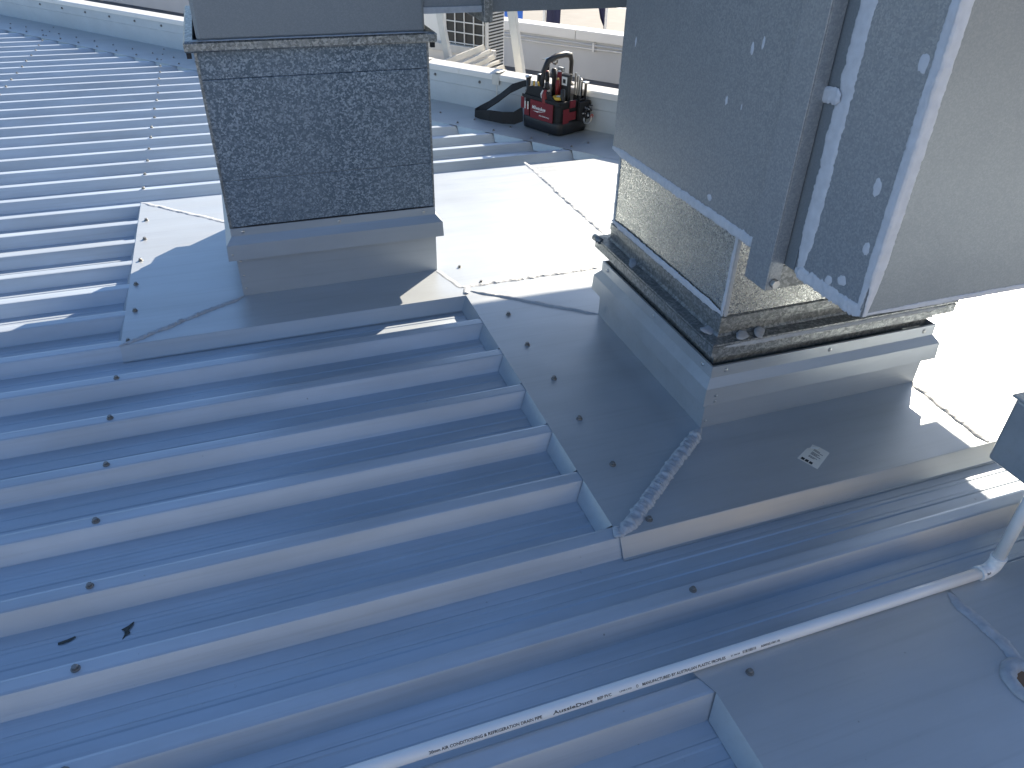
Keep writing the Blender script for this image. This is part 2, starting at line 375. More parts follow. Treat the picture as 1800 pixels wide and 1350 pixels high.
YF0 = -CR - 0.003          # front edge of the left tray, on rib 0
fl1 = thing('roof_flashing', 'pale grey steel flashing tray and upstand around the left speckled duct', 'flashing', (-0.48, 0.24, 0), 'sheet metal roof flashings')
LX0, LX1, LY0, LY1 = -0.905, -0.055, 0.235, 1.045
sheet(fl1, [(-1.37, YF0), (LX0, LY0), (LX0, LY1), (-1.37, 1.5)])
sheet(fl1, [(-1.37, YF0), (0.0, YF0), (0.0, 0.02), (LX1, LY0), (LX0, LY0)])
sheet(fl1, [(-1.37, 1.5), (LX0, LY1), (LX1, LY1), (LX1, LY0), (0.0, 0.04), (0.87, 0.04), (0.87, 1.5)])
sheet(fl1, [(0.87, 0.04), (xend(0.04), 0.04), (xend(1.5), 1.5), (0.87, 1.5)])
front_fold(fl1, -1.372, -0.001, YF0)
for k in range(-6, 0): closure_y(fl1, -1.37, -k * P - CR, -(k + 1) * P, -1) if k < 0 else None
build(MB().loft(LX0, LX1, LY0, LY1, [(0.0, 0.0), (0.0, 0.215)]), 'upstand', 'tray', fl1)
build(MB().loft(LX0, LX1, LY0, LY1, [(0.024, 0.176), (0.030, 0.178), (0.027, 0.243), (0.002, 0.272), (0.001, 0.304), (-0.004, 0.305)]), 'over_flashing', 'tray', fl1, label='folded cap flashing strip round the top of the upstand')
for x, z in ((-0.86, 0.288), (-0.47, 0.288), (-0.105, 0.288)): inst(RIVET, 'rivet', fl1, (x, LY0 - 0.0022, z), (R(90), 0, 0), 1.15)
for z in (0.205,): inst(RIVET, 'rivet', fl1, (LX0 - 0.012, LY0 - 0.0295, z), (R(90), 0, 0), 0.8)
for z in (0.16, 0.095, 0.035): inst(RIVET, 'rivet', fl1, (LX0 + 0.015, LY0 - 0.0005, z), (R(90), 0, 0), 0.8)
Z = 0.0026
bead(fl1, (-1.375, YF0 - 0.004, Z), (LX0 + 0.005, LY0 - 0.005, Z), 0.026, 0.006, 1, lump=0.85, n=200)
bead(fl1, (-1.37, 1.5, Z), (LX0, LY1, Z), 0.026, 0.0032, 2, lump=0.9, n=110)
bead(fl1, (LX1 - 0.004, LY0 - 0.004, Z), (-0.002, 0.03, Z), 0.022, 0.002, 3, n=50)
bead(fl1, (-0.004, 0.037, Z), (0.72, 0.037, Z), 0.030, 0.0035, 4, lump=0.9, n=140)
bead(fl1, (0.865, 0.30, Z), (0.862, 1.56, Z), 0.034, 0.0040, 5, lump=0.9, n=200)
for k in range(-5, 0): inst(SCREW, 'screw', fl1, (-1.335 + rnd.uniform(-.008, .008), -k * P - CR / 2, Z), (0, 0, rnd.uniform(0, 3)), 1.25)
for x, y in ((0.05, 0.23), (0.10, 0.055), (-1.345, YF0 + 0.03)): inst(SCREW, 'screw', fl1, (x, y, Z), (0, 0, 1), 1.05)

fl2 = thing('roof_flashing', 'pale grey steel flashing tray with thick sealant hip under the large right duct', 'flashing', (0.9, -1.18, 0), 'sheet metal roof flashings')
RX0, RX1, RY0, RY1 = 0.478, 1.375, -1.180, -0.370
YF6 = -6 * P - CR - 0.003
sheet(fl2, [(0, YF6), (RX0, RY0), (RX0, RY1), (0.0, 0.02)])
sheet(fl2, [(0, YF6), (1.340, YF6), (RX1 - 0.015, RY0), (RX0, RY0)])
sheet(fl2, [(0.0, 0.02), (RX0, RY1), (RX1, RY1), (RX1, 0.034), (0.0, 0.034)])
sheet(fl2, [(1.340, YF6), (xend(YF6), YF6), (xend(0.034), 0.034), (RX1, 0.034), (RX1, RY0), (RX1 - 0.015, RY0)])
front_fold(fl2, 0.001, 3.72, YF6)
for k in range(0, 6): closure_y(fl2, 0.0, -k * P - CR, -(k + 1) * P, -1)
build(MB().loft(RX0, RX1, RY0, RY1, [(0.0, 0.0), (0.0, 0.16)]), 'upstand', 'tray', fl2)
build(MB().loft(RX0, RX1, RY0, RY1, [(0.022, 0.113), (0.028, 0.115), (0.025, 0.178), (0.003, 0.205), (0.002, 0.245), (-0.004, 0.246)]), 'over_flashing', 'tray', fl2, label='folded cap flashing strip with rivets round the upstand')
for x in (RX0 + 0.05, 0.93, RX1 - 0.045): inst(RIVET, 'rivet', fl2, (x, RY0 - 0.003, 0.226), (R(90), 0, 0), 1.2)
for y in (RY1 - 0.05, -0.80, RY0 + 0.05): inst(RIVET, 'rivet', fl2, (RX0 - 0.003, y, 0.226), (0, R(-90), 0), 1.2)
for z in (0.15, 0.128, 0.095, 0.03): inst(RIVET, 'rivet', fl2, (RX0 + 0.013, RY0 - (0.028 if z > 0.11 else 0.001), z), (R(90), 0, 0), 0.8)
bead(fl2, (0.003, YF6 + 0.002, Z), (RX0 - 0.004, RY0 - 0.004, Z), 0.046, 0.014, 11, lump=0.8, n=220, wob=0.10, flat=3.6)
bead(fl2, (0.03, -0.012, Z), (RX0, RY1, Z), 0.024, 0.006, 12, lump=0.4, n=110)
bead(fl2, (1.345, YF6 + 0.004, Z), (RX1 - 0.004, RY0 - 0.004, Z), 0.040, 0.006, 13, lump=0.5, n=80)
bead(fl2, (0.002, -0.035, Z), (0.03, 0.03, Z), 0.028, 0.006, 14, n=30)
bead(fl2, (0.0, YF6 - 0.002, Z - 0.001), (0.01, YF6 + 0.04, Z), 0.026, 0.010, 15, n=30, lump=0.7)
for k, x in ((0.95, .115), (1, .115), (2, .115), (3, .118), (4, .118), (5, .112), (6, .11)):
    if k == 0.95: continue
    inst(SCREW, 'screw', fl2, (x + rnd.uniform(-.006, .006), -k * P - CR / 2 + 0.012, Z), (0, 0, rnd.uniform(0, 3)), 1.25)
fl3 = thing('roof_flashing', 'pale grey flashing tray in the lower right corner beneath the white pipe', 'flashing', (0.7, -2.4, 0), 'sheet metal roof flashings')
Y8 = -8 * P + 0.008
sheet(fl3, [(-0.004, -3.3), (0.735, -3.3), (0.735, -1.995), (0.70, -1.966), (0.0, -1.966), (-0.028, -1.984), (-0.004, -2.046)])
sheet(fl3, [(0.7355, -3.3), (3.6, -3.3), (3.6, -1.966), (0.7355, -1.966)], z0=0.002, z1=0.0036)
build(MB().add([(-0.004, -1.966, 0.002), (3.6, -1.966, 0.002), (3.6, -1.948, -0.022), (-0.004, -1.948, -0.022)], [(0, 1, 2, 3)]), 'back_lip', 'tray', fl3)
for k in (8, 9, 10, 11): closure_y(fl3, -0.004, -k * P - CR, -(k + 1) * P, -1, 0.028)
bead(fl3, (0.725, Y8, 0.003), (0.738, -2.44, 0.003), 0.036, 0.006, 21, lump=0.6, n=120)
inst(SCREW, 'screw', fl3, (0.098, -2.027, Z), (0, 0, 0.4), 1.15)
# sealant ring round a hole near the picture edge
mb = MB(); vs = []; fs = []; S = 40; K = 10
for i in range(S):
    t = 2 * math.pi * i / S; k1 = 1 + 0.10 * noise.noise(Vector((math.cos(t) * 2, math.sin(t) * 2, 3)))
    for k in range(K):
        u = math.pi * k / (K - 1); r = 0.044 * k1 - 0.017 * math.cos(u); h = 0.011 * math.sin(u) * (1 + 0.35 * noise.noise(Vector((math.cos(t) * 6, math.sin(t) * 6, k))))
        vs.append((0.700 + r * math.cos(t), -2.262 + r * 1.15 * math.sin(t), 0.003 + h))
for i in range(S):
    for k in range(K - 1): j = (i + 1) % S; fs.append((i * K + k, j * K + k, j * K + k + 1, i * K + k + 1))
build(mb.add(vs, fs), 'sealant_ring', 'seal', fl3, smooth=True)
vs = [(0.700 + 0.031 * math.cos(t * math.pi / 12), -2.262 + 0.036 * math.sin(t * math.pi / 12), 0.0045) for t in range(24)]
build(MB().add(vs, [tuple(range(24))]), 'hole_bung', 'brown', fl3)

# ------------------------------------------------------------------ skew parapet with flashing strip
par = thing('parapet_wall', 'low pale parapet with sunlit metal capping crossing behind the tool bag', 'parapet', st(0.8, 0.03, 0), 'roof parapets')
S0, S1 = -10.5, 5.5
# flashing strip from the rib ends to the foot
def nline(s):   # n of the rib-end line (it runs parallel to the parapet)
    return (Vector((1.214, 1.746, 0)) - F_).dot(N_)
NE = nline(0)
for i in range(8):
    a, b_ = S0 + i * 2.0, S0 + (i + 1) * 2.0
    mb = MB().box(a, b_ + 0.03, NE - 0.004, 0.0, 0.0032 + 0.0006 * (i % 2), 0.0046 + 0.0006 * (i % 2), st); build(mb, 'flashing_strip', 'tray', par)
prof = [(0.0, 0.003), (0.0, 0.150), (-0.004, 0.156), (-0.004, 0.25)]
for i in range(8):
    a, b_ = S0 + i * 2.0, S0 + (i + 1) * 2.0
    vs = [st(a, n, z) for n, z in prof] + [st(b_, n, z) for n, z in prof]; m = len(prof)
    build(MB().add(vs, [(q, q + 1, m + q + 1, m + q) for q in range(m - 1)]), 'upstand_panel', 'capmetal', par)
mb = MB().box(S0, S1, 0.004, 0.062, -0.34, 0.262, st); build(mb, 'wall_core', 'farwall', par)
capp = [(-0.018, 0.236), (-0.020, 0.268), (-0.014, 0.276), (0.080, 0.292), (0.086, 0.286), (0.086, 0.20), (0.083, 0.20), (0.083, 0.282), (-0.012, 0.270), (-0.016, 0.236)]
for i in range(6):
    a, b_ = -10.5 + i * 2.7, -10.5 + (i + 1) * 2.7 - 0.003; m = len(capp)
    vs = [st(a, n, z) for n, z in capp] + [st(b_, n, z) for n, z in capp]
    build(MB().add(vs, [(q, (q + 1) % m, m + (q + 1) % m, m + q) for q in range(m)] + [tuple(range(m)), tuple(range(2 * m - 1, m - 1, -1))]), 'capping', 'white', par)
for s in (0.635, -0.05, -2.1, 2.2):     # joint straps over the capping
    mb = MB().box(s - 0.03, s + 0.03, -0.024, -0.019, 0.205, 0.280, st).box(s - 0.03, s + 0.03, -0.024, 0.088, 0.290, 0.294, st).box(s - 0.004, s + 0.004, -0.006, -0.0045, 0.10, 0.21, st)
    build(mb, 'joint_strap', 'offwhite', par, bevel=0.0015)
for i in range(16): inst(SCREW, 'screw', par, st(-5.4 + i * 0.42, -0.0055, 0.20), (R(90), 0, R(-52.4)), 1.3)
for k in range(-30, -6):
    for dn, sc_ in ((0.05, 1.15), (0.19, 1.0)):
        y = -k * P - CR / 2; x = xend(y); q = Vector((x, y, 0)) + N_ * dn + E_ * (0.05 if dn > 0.1 else 0)
        inst(SCREW, 'screw', par, (q.x, q.y, 0.0052), (0, 0, rnd.uniform(0, 3)), sc_)
for k in range(-30, -6):    # closures between rib ends along the skew line
    ya, yb = -k * P - CR - 0.004, -(k + 1) * P + 0.004
    a = Vector((xend(ya), ya, 0.0035)); b_ = Vector((xend(yb), yb, 0.0035))
    yc, yd = yb + FL, ya - FL
    c = Vector((xend(yc) - 0.02, yc, -H + 0.003)); d = Vector((xend(yd) - 0.02, yd, -H + 0.003))
    build(MB().add([a, b_, c, d], [(0, 1, 2, 3)]), 'end_closure', 'tray', par)

# far parapet of the lower roof
fp = thing('parapet_wall', 'grey far parapet with white capping and conduit in front of the road', 'parapet', st(0, 2.8, -0.33), 'roof parapets')
build(MB().box(-9, 6, 2.75, 2.90, -0.33, 0.085, st), 'wall_core', 'farwall', fp)
for i in range(5):
    a = -8.9 + i * 2.9
    build(MB().box(a, a + 2.895, 2.715, 2.93, 0.05, 0.145, st), 'capping', 'white', fp, bevel=0.006)
mb = MB().tube([st(s, 2.728, 0.015 - 0.002 * math.sin(s * 5)) for s in [x * 0.3 for x in range(-20, 14)]], 0.011, 8); build(mb, 'conduit', 'farwall', fp, smooth=True)
mb = MB().tube([st(s, 2.725, -0.022 + 0.006 * math.sin(s * 3)) for s in [x * 0.3 for x in range(-20, 14)]], 0.008, 8); build(mb, 'conduit', 'white', fp, smooth=True)
for s in (-0.92, 0.02, 0.55): build(MB().box(s - 0.012, s + 0.012, 2.712, 2.75, -0.045, 0.04, st), 'conduit_saddle', 'white', fp, bevel=0.003)
build(MB().box(-9.0, 6, 2.90, 3.1, -5, 0.04, st), 'outer_wall', 'farwall', fp)

# ------------------------------------------------------------------ left duct
du = thing('galvanised_duct', 'dark speckled galvanised riser duct standing on the left flashing', 'duct', (-0.48, 0.24, 0.25), 'galvanised ducts')
DX0, DX1, DY0, DY1 = -0.903, -0.057, 0.240, 1.040
for i, (z0, z1) in enumerate(((0.25, 0.4965), (0.498, 0.8735), (0.875, 0.99))):
    build(MB().loft(DX0, DX1, DY0, DY1, [(-0.0015, z0), (0.0, z0 + 0.002), (0.0, z1 - 0.002), (-0.0015, z1)]), 'duct_panel', 'galv_dark', du)
for x in (DX0, DX1):
    build(MB().box(x - 0.004, x + 0.006 if x == DX0 else x + 0.004, DY0 - 0.004, DY0 + 0.010, 0.305, 0.975), 'corner_seam', 'flange', du)
build(MB().loft(DX0, DX1, DY0, DY1, [(0.0, 0.968), (0.028, 0.972), (0.032, 0.978), (0.032, 1.002), (0.026, 1.008), (0.0, 1.010)]), 'collar_flange', 'flange', du)
for x in (DX0 - 0.02, DX1 + 0.018): build(MB().box(x - 0.008, x + 0.008, DY0 - 0.02, DY0 + 0.0, 0.952, 0.969), 'flange_clamp', 'rubber', du)
bead(du, (DX0, DY0 - 0.03, 1.009), (DX1, DY0 - 0.03, 1.009), 0.012, 0.003, 31, 'seal', 'sealant_bead', lump=0.6)
bead(du, (DX0 + .004, DY0 - 0.0005, 0.306), (DX1 - .004, DY0 - 0.0005, 0.306), 0.008, 0.003, 32, 'rubber', 'sealant_bead', up=(0, -1, 0))

# ------------------------------------------------------------------ overhead duct joining the two risers
ov = thing('overhead_duct', 'galvanised overhead duct bridging from the left riser to the right duct', 'duct', (0.5, 0.7, 1.01), 'galvanised ducts')
build(MB().box(-0.888, -0.068, 0.215, 1.30, 1.006, 2.15), 'elbow_box', 'galv_mid', ov, bevel=0.012)
build(MB().box(-0.068, 0.165, 0.232, 1.31, 1.076, 2.14), 'duct_panel', 'galv_mid', ov)
build(MB().box(0.160, 0.196, 0.195, 1.34, 1.036, 2.17), 'joint_flange', 'flange', ov, bevel=0.003)
build(MB().box(0.196, 2.29, 0.240, 1.31, 1.066, 2.14), 'duct_panel', 'galv_mid', ov)
build(MB().box(-0.07, 0.16, 0.222, 0.232, 1.070, 1.092), 'bottom_seam', 'seal', ov)
build(MB().box(0.92, 2.2, -0.44, 0.235, 0.95, 2.0), 'connector', 'galv_mid', ov)

# ------------------------------------------------------------------ right duct
rd_ = thing('galvanised_duct', 'large bright galvanised box duct with pale sealant seams filling the upper right', 'duct', (0.9, -0.8, 0.25), 'galvanised ducts')
SX0, SX1, SY0, SY1 = 0.490, 1.360, -1.160, -0.395
build(MB().loft(SX0, SX1, SY0, SY1, [(0.0, 0.40), (0.0, 0.705)]), 'neck_panel', 'galv_shiny', rd_)
build(MB().loft(SX0, SX1, SY0, SY1, [(-0.006, 0.235), (-0.006, 0.262), (0.006, 0.266), (0.006, 0.300), (0.045, 0.303), (0.045, 0.335), (0.040, 0.338)]), 'lower_flange', 'flange', rd_)
build(MB().loft(SX0, SX1, SY0, SY1, [(0.041, 0.339), (0.048, 0.341), (0.048, 0.347), (0.010, 0.349), (0.004, 0.356), (0.003, 0.385), (0.006, 0.388), (0.006, 0.412), (0.001, 0.416)]), 'upper_flange', 'flange', rd_)
# rolled end of the flange corner
build(MB().tube([(SX0 - 0.05, SY1 + 0.045, 0.345), (SX0 - 0.045, SY1 + 0.0, 0.345)], 0.013, 10), 'flange_corner', 'flange', rd_, smooth=True)
AX0, AX1, AY0, AY1, AZ0, AZ1 = 0.440, 2.29, -1.700, -0.430, 0.712, 2.0
JY = -1.385
build(MB().box(AX0, AX1, JY, AY1, AZ0, AZ1), 'duct_panel', 'galv', rd_, bevel=0.003)
build(MB().box(AX0 + 0.004, AX1, AY0, JY - 0.075, AZ0 - 0.002, AZ1), 'duct_panel', 'galv', rd_, bevel=0.003)
build(MB().box(AX0 + 0.006, AX1, AY0 - 0.0025, AY0 - 0.0002, AZ0 - 0.001, AZ1), 'front_shade_sheet', 'galv_mid', rd_, bevel=0.001)  # added thin sheet, its duller colour darkens the over-lit front face
build(MB().box(AX0 + 0.003, AX1, JY - 0.0755, JY - 0.0005, AZ0 + 0.004, AZ1), 'joint_band', 'galv_mid', rd_)
# angle-iron flange at the joint, hanging below the duct
mb = MB().box(0.398, 0.403, -1.425, -1.335, 0.648, 2.0).box(0.403, 0.440, -1.425, -1.420, 0.648, 2.0).box(0.403, 0.440, -1.420, -1.335, 0.648, 0.652)
build(mb, 'angle_flange', 'galv', rd_, bevel=0.0015)
build(MB().box(0.4405, AX1, -1.424, -1.4195, 0.6485, 0.7115), 'angle_flange', 'flange', rd_)
build(MB().tube([(0.42, -1.4265, 0.668), (0.42, -1.438, 0.668)], 0.012, 6), 'flange_bolt', 'steel', rd_)
# pale brushed sealant along the joints (raised, uneven edged)
LF = (-1, 0, 0); FF = (0, -1, 0)
bead(rd_, (AX0, AY1, AZ0 + 0.006), (AX0, JY + 0.03, AZ0 + 0.006), 0.030, 0.003, 41, 'seal_pale', 'sealant_strip', up=LF, lump=0.8, n=260, wob=0.07, flat=7)
bead(rd_, (AX0 + 0.004, JY - 0.094, AZ0 + 0.0), (AX0 + 0.004, JY - 0.094, AZ1), 0.046, 0.003, 42, 'seal_pale', 'sealant_strip', up=LF, lump=0.6, n=320, wob=0.07, flat=7)
bead(rd_, (AX0 + 0.004, JY - 0.08, AZ0 + 0.008), (AX0 + 0.004, AY0, AZ0 + 0.008), 0.034, 0.004, 43, 'seal_pale', 'sealant_strip', up=LF, lump=0.9, n=180, wob=0.07, flat=7)
bead(rd_, (AX0 + 0.004, AY0 + 0.009, AZ0), (AX0 + 0.004, AY0 + 0.009, AZ1), 0.024, 0.003, 44, 'seal_pale', 'sealant_strip', up=LF, lump=0.7, n=320, wob=0.07, flat=7)
bead(rd_, (AX0 + 0.016, AY0 - 0.0025, AZ0), (AX0 + 0.016, AY0 - 0.0025, AZ1), 0.032, 0.003, 45, 'seal_pale', 'sealant_strip', up=FF, lump=0.5, n=320, wob=0.07, flat=7)
bead(rd_, (AX0 + 0.016, AY0 - 0.0025, AZ0 + 0.005), (AX1, AY0 - 0.0025, AZ0 + 0.005), 0.014, 0.002, 46, 'seal_pale', 'sealant_strip', up=FF, lump=0.6, n=320, wob=0.07, flat=7)
bead(rd_, (SX0, SY0 + 0.004, 0.40), (SX0, SY0 + 0.004, 0.705), 0.013, 0.003, 47, 'seal_pale', 'sealant_strip', up=LF, lump=0.7, n=120, wob=0.07, flat=7)
bead(rd_, (SX0 + 0.010, SY0, 0.40), (SX0 + 0.007, SY0, 0.705), 0.016, 0.003, 48, 'seal', 'sealant_strip', up=FF, lump=0.4, n=120, wob=0.07, flat=7)
bead(rd_, (SX0 - 0.004, SY1, 0.425), (SX0 - 0.004, SY0, 0.425), 0.024, 0.004, 49, 'seal_pale', 'sealant_strip', up=LF, lump=0.9, n=220, wob=0.07, flat=7)
bead(rd_, (SX0, SY1 - 0.008, 0.40), (SX0, SY1 - 0.008, 0.705), 0.014, 0.003, 50, 'seal', 'sealant_strip', up=LF, lump=0.6, n=120, wob=0.07, flat=7)
bead(rd_, (SX0, SY0 - 0.044, 0.332), (SX1, SY0 - 0.044, 0.332), 0.016, 0.004, 51, 'seal', 'sealant_strip', up=FF, lump=0.9, n=240, wob=0.07, flat=7)
for i, (c, r, h, sx) in enumerate((((AX0, -1.335, 1.125), 0.028, 0.004, 1.2), ((AX0, -1.345, 0.80), 0.020, 0.004, 1.5), ((AX0 + .004, -1.62, 0.765), 0.013, 0.003, 1), ((AX0 + .004, -1.66, 0.86), 0.009, 0.003, 1.8), ((AX0 + .004, -1.64, 0.99), 0.012, 0.003, 1.6),
                              ((AX0 + .004, -1.66, 1.24), 0.012, 0.003, 1.5), ((AX0 + .004, -1.58, 0.745), 0.012, 0.004, 1), ((AX0, -1.06, 0.76), 0.010, 0.003, 1.0), ((AX0, -1.13, 1.17), 0.006, 0.002, 2.6), ((AX0, -1.17, 1.19), 0.005, 0.002, 2.8), ((AX0, -1.06, 1.03), 0.005, 0.002, 2.5), ((AX0, -1.13, 1.03), 0.003, 0.001, 2.5), ((AX0, -0.52, 1.08), 0.005, 0.002, 3.0))):
    blob(rd_, c, LF, r, h * 0.45, i, sx=sx)
bead(rd_, (AX0 - 0.001, -1.335, 1.12), (AX0 - 0.001, -1.475, 1.135), 0.035, 0.004, 60, 'seal_pale', 'sealant_strip', up=LF, lump=0.6, n=80, wob=0.07, flat=7)
for i, (x, y, z) in enumerate(((0.475, -1.13, 0.352), (0.56, -1.185, 0.352), (0.62, -1.187, 0.352), (0.468, -0.62, 0.352))):
    blob(rd_, (x, y, z), (0.2, -0.3, 1), 0.017, 0.004, 70 + i, mat='seal', name='sealant_scrap', sx=1.9, along=(1, 0.4 * i, 0))

# ------------------------------------------------------------------ condensate drain pipe
pipe = thing('drain_pipe', 'white plastic drain pipe printed with black lettering lying along the ribs', 'pipe', (0.0, -1.9745, 0.0025))
PY, PZ, PR = -1.9745, 0.0175, 0.0150
build(MB().tube([(-2.2 + 3.05 * i / 12, PY, PZ) for i in range(13)], PR, 28), 'pipe_run', 'pvc', pipe, smooth=True)
ey = PY; arc = [(0.842, ey, PZ)] + [(0.859 + 0.028 * math.sin(a), ey, PZ + 0.028 * (1 - math.cos(a))) for a in [R(q) for q in range(0, 91, 10)]] + [(0.887, ey, PZ + 0.045)]
eb = build(MB().tube(arc, 0.0186, 24), 'elbow', 'pvc', pipe, smooth=True)
for p_, d in (((0.842, ey, PZ), (1, 0, 0)), ((0.887, ey, PZ + 0.045), (0, 0, 1))):
    a = Vector(p_); d = Vector(d); build(MB().tube([a - d * 0.004, a + d * 0.004], 0.0200, 24), 'elbow_rim', 'pvc', eb, smooth=False)
build(MB().tube([(0.887, ey, PZ + 0.03), (0.882, ey, PZ + 0.30), (0.876, ey + 0.01, 0.70)], PR, 24), 'pipe_riser', 'pvc', pipe, smooth=True)

def text_mesh(body, height):
    cu = bpy.data.curves.new('print', 'FONT'); cu.body = body; cu.size = 1.0; cu.resolution_u = 2; cu.offset = 0.022
    o = bpy.data.objects.new('print', cu); C.objects.link(o)
    dg = bpy.context.evaluated_depsgraph_get(); me = bpy.data.meshes.new_from_object(o.evaluated_get(dg))
    bpy.data.objects.remove(o); bpy.data.curves.remove(cu)
    xs = [v.co.x for v in me.vertices]; x0, x1 = min(xs), max(xs)
    vs = [((v.co.x - x0) / (x1 - x0), v.co.y * height / 0.72) for v in me.vertices]; fs = [tuple(p_.vertices) for p_ in me.polygons]
    bpy.data.meshes.remove(me); return vs, fs
TH = R(33)
def on_pipe(x, v): 
    a = TH + v / PR; r = PR + 0.00035; yy = PY
    return (x, yy - r * math.cos(a), PZ + r * math.sin(a))
def pipe_text(body, x0, x1, h=0.0066):
    vs, fs = text_mesh(body, h)
    build(MB().add([on_pipe(x0 + (x1 - x0) * u, v - h / 2) for u, v in vs], fs), 'printed_lettering', 'ink', pipe)
pipe_text('20mm AIR CONDITIONING & REFRIGERATION DRAIN PIPE', -0.655, -0.405)
pipe_text('AussieDuct', -0.380, -0.285, 0.0078)
pipe_text('BEP PVC', -0.274, -0.240)
pipe_text('LINE LTD', -0.220, -0.190, 0.0034); pipe_text('MANUFACTURED BY AUSTRALIAN PLASTIC PROFILES', -0.163, 0.053)
vs = []; fs = []
for i in range(14):
    t = 2 * math.pi * i / 14
    for r in (0.0034, 0.0022): vs.append(on_pipe(-0.176 + r * math.cos(t) * 0.8, r * math.sin(t)))
for i in range(14): j = (i + 1) % 14; fs.append((2 * i, 2 * j, 2 * j + 1, 2 * i + 1))
build(MB().add(vs, fs), 'printed_symbol', 'ink', pipe)
pipe_text('21 04 24', 0.068, 0.092, 0.0036)
rb = random.Random(8); x = 0.100; mb = MB()
while x < 0.137:
    wd = rb.choice((0.0008, 0.0012, 0.002)); 
    mb.add([on_pipe(x, -0.0032), on_pipe(x + wd, -0.0032), on_pipe(x + wd, 0.0032), on_pipe(x, 0.0032)], [(0, 1, 2, 3)]); x += wd + rb.choice((0.0008, 0.001, 0.0016))
build(mb, 'printed_barcode', 'ink', pipe); pipe_text('A00025100118', 0.150, 0.203, 0.0050)
def on_elbow(u, v):
    a = TH + v / 0.0186; r = 0.0190; return (0.848 + u, ey - r * math.cos(a), PZ + r * math.sin(a))
vs, fs = text_mesh('20mm 90', 0.006); build(MB().add([on_elbow(0.012 * u, v - 0.003) for u, v in vs], fs), 'printed_lettering', 'ink', eb)

# ------------------------------------------------------------------ grey isolator box at the right picture edge
jb = thing('isolator_box', 'grey folded metal box on legs at the right edge above the white pipe', 'box', (1.35, -1.9, -H))
build(MB().box(1.150, 1.62, -2.12, -1.675, 0.094, 0.318), 'housing', 'tray', jb, bevel=0.012, seg=3)
build(MB().box(1.142, 1.63, -2.13, -1.668, 0.318, 0.326), 'lid', 'tray', jb, bevel=0.002)
for y in (-2.05, -1.80): build(MB().box(1.52, 1.56, y - 0.02, y + 0.02, -H + 0.002, 0.094), 'leg', 'flange', jb, bevel=0.002)
mb = MB().add([(1.36, -1.45, 0.30), (1.60, -1.40, 0.34), (1.60, -1.50, 0.30)], [(0, 1, 2)])

# ------------------------------------------------------------------ sticker on the right tray
sk = thing('paper_label', 'small torn product label stuck on the right flashing tray', 'label', (0.75, -1.42, 0.003))
cs = [Vector((0.79, -1.362, 0.0031)), Vector((0.806, -1.425, 0.0031)), Vector((0.717, -1.478, 0.0031)), Vector((0.690, -1.413, 0.0031))]
def lab(u, v, z=0.0): return cs[3].lerp(cs[0], u).lerp(cs[2].lerp(cs[1], u), v) + Vector((0, 0, z))
ol = [(0, 0), (0.62, 0), (0.72, 0.10), (0.90, 0.06), (0.97, 0.45), (1, 0.85), (1, 1), (0, 1)]
build(MB().prism([(lab(*q).x, lab(*q).y) for q in ol], 0.0028, 0.0031), 'paper', 'paper', sk)
vs = [lab(0.72, 0.10, .0003), lab(0.97, 0.45, .0003), lab(0.70, 0.50, 0.012), lab(0.60, 0.25, 0.010)]
build(MB().add(vs + [v + Vector((0, 0, .0004)) for v in vs], [(0, 1, 2, 3), (7, 6, 5, 4), (0, 4, 5, 1), (1, 5, 6, 2), (2, 6, 7, 3), (3, 7, 4, 0)]), 'curled_corner', 'pvc', sk)
mb = MB()
for i in range(3): mb.add([lab(a, b_, 0.0004) for a, b_ in ((0.05, 0.12 + i * 0.2), (0.16, 0.12 + i * 0.2), (0.16, 0.28 + i * 0.2), (0.05, 0.28 + i * 0.2))], [(0, 1, 2, 3)])
for i, u in enumerate((0.32, 0.37, 0.48, 0.53, 0.58, 0.68, 0.73)): mb.add([lab(a, b_, 0.0004) for a, b_ in ((u, 0.3), (u + 0.022, 0.3), (u + 0.022, 0.62 + 0.1 * (i % 3)), (u, 0.62 + 0.1 * (i % 3)))], [(0, 1, 2, 3)])
build(mb, 'printed_text', 'ink', sk)

# ------------------------------------------------------------------ black scuff marks built as thin flakes on the near pans
def scrap(label, cx, cy, pts, z):
    o = thing('scuff_flake', label, 'scrap', (cx, cy, z), 'scuff flakes on the near roof pan')
    n = len(pts); vs = [(cx + x, cy + y, z + 0.0012 + 0.0025 * abs(math.sin(i * 1.9))) for i, (x, y) in enumerate([(p_[0] * 0.72, p_[1] * 0.72) for p_ in pts])]
    vs += [(a, b_, c + 0.0007) for a, b_, c in vs]
    build(MB().add(vs, [tuple(range(n))[::-1], tuple(range(n, 2 * n))] + [(i, (i + 1) % n, n + (i + 1) % n, n + i) for i in range(n)]), 'blade', 'dark', o)
scrap('forked black scuff flake lying in the pan near the left edge', -1.283, -1.400, [(-.012, -.040), (.004, -.022), (.016, -.012), (.010, .0), (.022, .018), (.030, .040), (.010, .020), (-.014, .010), (-.004, .002), (-.002, -.016)], -H)
scrap('small oblong black scuff flake left of the forked one', -1.415, -1.386, [(-.028, -.008), (-.010, -.008), (.008, -.004), (.026, .006), (.024, .011), (.004, .008), (-.014, .002), (-.028, .001)], -H)

